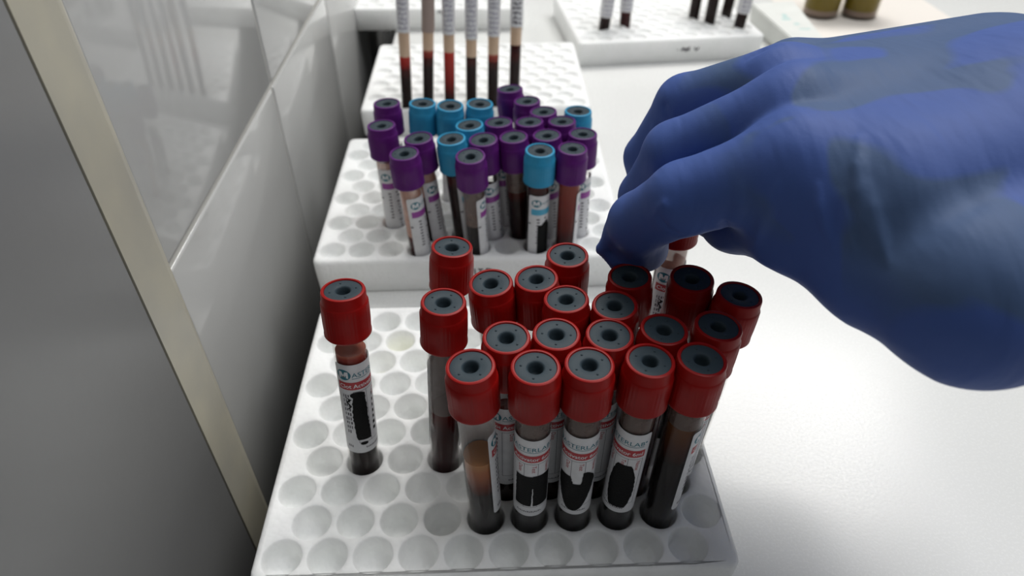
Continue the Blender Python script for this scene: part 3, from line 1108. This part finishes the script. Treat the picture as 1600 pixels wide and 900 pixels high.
# ------------------------------------------------------------------ the gloved hand: one continuous surface from a distance field
#HAND_BEGIN
def rc(P, a, b, ra, rb):
    """distance to a round cone"""
    a = np.array(a, np.float32)
    b = np.array(b, np.float32)
    ba = b - a
    l2 = float(ba @ ba)
    t = np.clip(((P - a) @ ba) / l2, 0, 1)
    q = P - a - t[..., None] * ba
    return np.sqrt((q * q).sum(-1)) - (ra + (rb - ra) * t)


def smin(a, b, k):
    h = np.clip(0.5 + 0.5 * (b - a) / k, 0, 1)
    return b + (a - b) * h - k * h * (1 - h)


def chain(P, pts, k=3.0):
    d = None
    for (x0, y0, z0, r0), (x1, y1, z1, r1) in zip(pts, pts[1:]):
        s = rc(P, (x0, y0, z0), (x1, y1, z1), r0, r1)
        d = s if d is None else smin(d, s, k)
    return d


INDEX = [(177, 42, 143, 15.0), (148, 53, 125.5, 12.2), (137.5, 66, 107, 11.0), (143, 74.5, 89, 9.4)]
MIDDLE = [(182, 66, 150, 13.5), (151, 80, 127, 11.8), (144.5, 90, 103, 10.0), (151, 95, 82, 9.0)]
RING = [(187, 92, 148, 13), (162, 114.5, 129.5, 11.8), (151, 121, 103, 9.4), (154, 122, 85, 8.6)]
PINKY = [(200, 116, 141, 11.0), (184, 135, 126, 9.5), (175, 138, 106, 8.8), (174, 135, 92, 8.0)]
THUMB = [(250, 4, 147, 25), (209, -8.0, 134, 23.5), (195.3, 11.0, 128.0, 17.5), (179.9, 37.7, 122.5, 12.5), (171.6, 63.6, 109.5, 11.2), (170.5, 86, 97, 9.5)]
FOREARM = [(252, 45, 150, 28), (250, 12, 143, 26), (296, -92, 166, 31)]
# stretched folds of the glove (positive) and tight creases (negative): start, end, radius
RIDGES = [([(184.7, 27.4, 160.5), (182.7, 19.3, 156.2), (182.2, 13.7, 151.8), (183.1, 7.9, 146.5), (183.8, -0.4, 142.1)], 1.5),
          ([(183.8, 13.8, 153.6), (184.5, 8.7, 149.9), (185.3, 2.7, 145.0), (186, -4, 141)], 1.3),
          ([(174.2, 21.1, 149.4), (174.7, 18.1, 145.1), (176.2, 14.6, 141), (177.9, 8.2, 135.8)], 1.3),
          ([(166.1, 27.8, 145.4), (165.5, 27.3, 139.3), (165.1, 29, 131.3), (166.2, 32.3, 120.5)], 1.1),
          ([(158.5, 35, 141.2), (158.7, 33.4, 135.5), (158.9, 34.6, 127.6)], 1.3),
          ([(178.5, 16, 150), (179.5, 10, 145), (181, 4, 139)], 1.0),
          ([(155.8, 35.8, 129.6), (157.4, 37.4, 125), (163, 46, 114)], -1.6),
          ([(137.2, 44, 127.8), (139.3, 44.9, 122.7), (145, 43.2, 118.5)], -1.0),
          ([(138.6, 43.5, 129), (136.2, 45.4, 125)], 1.1),
          ([(175, 95.7, 154.4), (178.8, 95.3, 157.2), (184, 93, 160.5)], -1.1),
          ([(151.7, 108.2, 132.5), (152.9, 105.7, 129.6)], -1.1),
          ([(149, 110, 122), (152, 107.5, 117)], 0.9)]


def snap(pts):
    """drop guide points onto the bare hand surface"""
    q = np.array(pts, np.float32)
    for _ in range(12):
        d0 = hand_field(q, False)
        g = np.stack([hand_field(q + np.eye(3, dtype=np.float32)[i] * 0.2, False) - d0 for i in range(3)], -1) / 0.2
        g /= np.maximum(np.linalg.norm(g, axis=-1, keepdims=True), 1e-6)
        q = q - d0[..., None] * g * 0.8
    return q


SNAPPED = []


def hand_field(P, folds=True):
    palm = rc(P, (262, 42, 151), (181, 42, 142), 22, 15.5)
    palm = smin(palm, rc(P, (262, 62, 152), (187, 66, 148), 22, 15), 18)
    palm = smin(palm, rc(P, (262, 82, 149), (194, 90, 145), 21, 14), 18)
    palm = smin(palm, rc(P, (258, 98, 147), (203, 114, 141), 19, 12.5), 18)
    palm = smin(palm, rc(P, (180, 38, 134), (200, 17, 138), 13.5, 18), 16)
    palm = smin(palm, chain(P, FOREARM, 10), 20)
    palm = smin(palm, rc(P, (262, 22, 150), (203, 22, 142.5), 30, 19.5), 22)
    f = chain(P, INDEX, 3)
    for c in (MIDDLE, RING, PINKY):
        f = smin(f, chain(P, c, 3), 1.6)
    d = smin(palm, f, 9)
    d = smin(d, chain(P, THUMB, 6), 5)
    # the loose tip of the glove beyond the index fingertip
    flap = rc(P, (132.5, 71.5, 104), (124.8, 69.0, 93.2), 5.0, 1.6)
    flap = smin(flap, rc(P, (124.8, 69.0, 93.2), (132, 68.5, 84.5), 1.6, 2.2), 2)
    flap = smin(flap, rc(P, (131.5, 71, 100), (134.5, 70, 87.5), 5.0, 3.0), 3)
    d = smin(d, flap, 3)
    if not folds:
        return d
    if not SNAPPED:
        SNAPPED.extend((snap(pts), r_) for pts, r_ in RIDGES)
    for pts, r_ in SNAPPED:
        rr = r_ - 0.05 if r_ > 0 else -r_ * 0.9
        g = None
        n_ = len(pts) - 1
        for i, (a, b) in enumerate(zip(pts, pts[1:])):
            s_ = rc(P, a, b, rr * (1 if i else 0.05), rr * (1 if i < n_ - 1 else 0.05)) if n_ > 1 else rc(P, a, b, rr, rr * 0.3)
            g = s_ if g is None else np.minimum(g, s_)
        d = smin(d, g, 1.9) if r_ > 0 else -smin(-d, g, 1.5)
    return d


def surface_nets(field, lo, hi, h):
    nx, ny, nz_ = [int(math.ceil((b - a) / h)) + 1 for a, b in zip(lo, hi)]
    xs = lo[0] + h * np.arange(nx, dtype=np.float32)
    ys = lo[1] + h * np.arange(ny, dtype=np.float32)
    zs = lo[2] + h * np.arange(nz_, dtype=np.float32)
    F = np.empty((nx, ny, nz_), np.float32)
    YY, ZZ = np.meshgrid(ys, zs, indexing='ij')
    for i0 in range(0, nx, 24):
        xx = xs[i0:i0 + 24]
        P = np.empty((len(xx), ny, nz_, 3), np.float32)
        P[..., 0] = xx[:, None, None]
        P[..., 1] = YY
        P[..., 2] = ZZ
        F[i0:i0 + 24] = field(P)
    F[0], F[-1], F[:, 0], F[:, -1], F[:, :, 0], F[:, :, -1] = [1.0] * 6
    neg = F < 0
    acc = np.zeros((nx - 1, ny - 1, nz_ - 1, 3), np.float32)
    cnt = np.zeros((nx - 1, ny - 1, nz_ - 1), np.float32)
    offs = [(0, 0, 0), (1, 0, 0), (0, 1, 0), (1, 1, 0), (0, 0, 1), (1, 0, 1), (0, 1, 1), (1, 1, 1)]
    sl = lambda A, o: A[o[0]:nx - 1 + o[0], o[1]:ny - 1 + o[1], o[2]:nz_ - 1 + o[2]]
    for i in range(8):
        for j in range(i + 1, 8):
            if sum(a != b for a, b in zip(offs[i], offs[j])) != 1:
                continue
            fa, fb = sl(F, offs[i]), sl(F, offs[j])
            m = sl(neg, offs[i]) != sl(neg, offs[j])
            t = np.where(m, fa / np.where(m, fa - fb, 1), 0)
            for ax in range(3):
                acc[..., ax] += np.where(m, offs[i][ax] + t * (offs[j][ax] - offs[i][ax]), 0)
            cnt += m
    act = cnt > 0
    idx = -np.ones(act.shape, np.int64)
    idx[act] = np.arange(act.sum())
    cells = np.argwhere(act)
    V = (cells + acc[act] / cnt[act][:, None]) * h + np.array(lo)
    Q = []
    for ax in range(3):
        u, v = (ax + 1) % 3, (ax + 2) % 3
        a = [slice(1, -1)] * 3
        a[ax] = slice(0, -1)
        b = list(a)
        b[ax] = slice(1, None)
        na, nb = neg[tuple(a)], neg[tuple(b)]
        e = np.argwhere(na != nb)
        flip = na[na != nb]
        e[:, u] += 1
        e[:, v] += 1
        def cell(du, dv):
            c = e.copy()
            c[:, u] -= du
            c[:, v] -= dv
            return idx[c[:, 0], c[:, 1], c[:, 2]]
        q = np.stack([cell(1, 1), cell(0, 1), cell(0, 0), cell(1, 0)], 1)
        q[~flip] = q[~flip][:, ::-1]
        Q.append(q)
    return V, np.concatenate(Q)
#HAND_END


HV, HQ = surface_nets(hand_field, (112, -110, 70), (372, 165, 232), 1.15)
me = bpy.data.meshes.new('gloved_hand')
me.from_pydata([((x) * S, (y) * S, (z + RT) * S) for x, y, z in HV.tolist()], [], HQ.tolist())
me.polygons.foreach_set('use_smooth', [True] * len(me.polygons))
me.update()
hand = link('gloved_hand', me, M_glove)
tag(hand, 'right hand in a wrinkled blue nitrile glove pinching a red capped tube', 'hand')
sm_ = hand.modifiers.new('smooth', 'SMOOTH')
sm_.factor = 0.5
sm_.iterations = 2
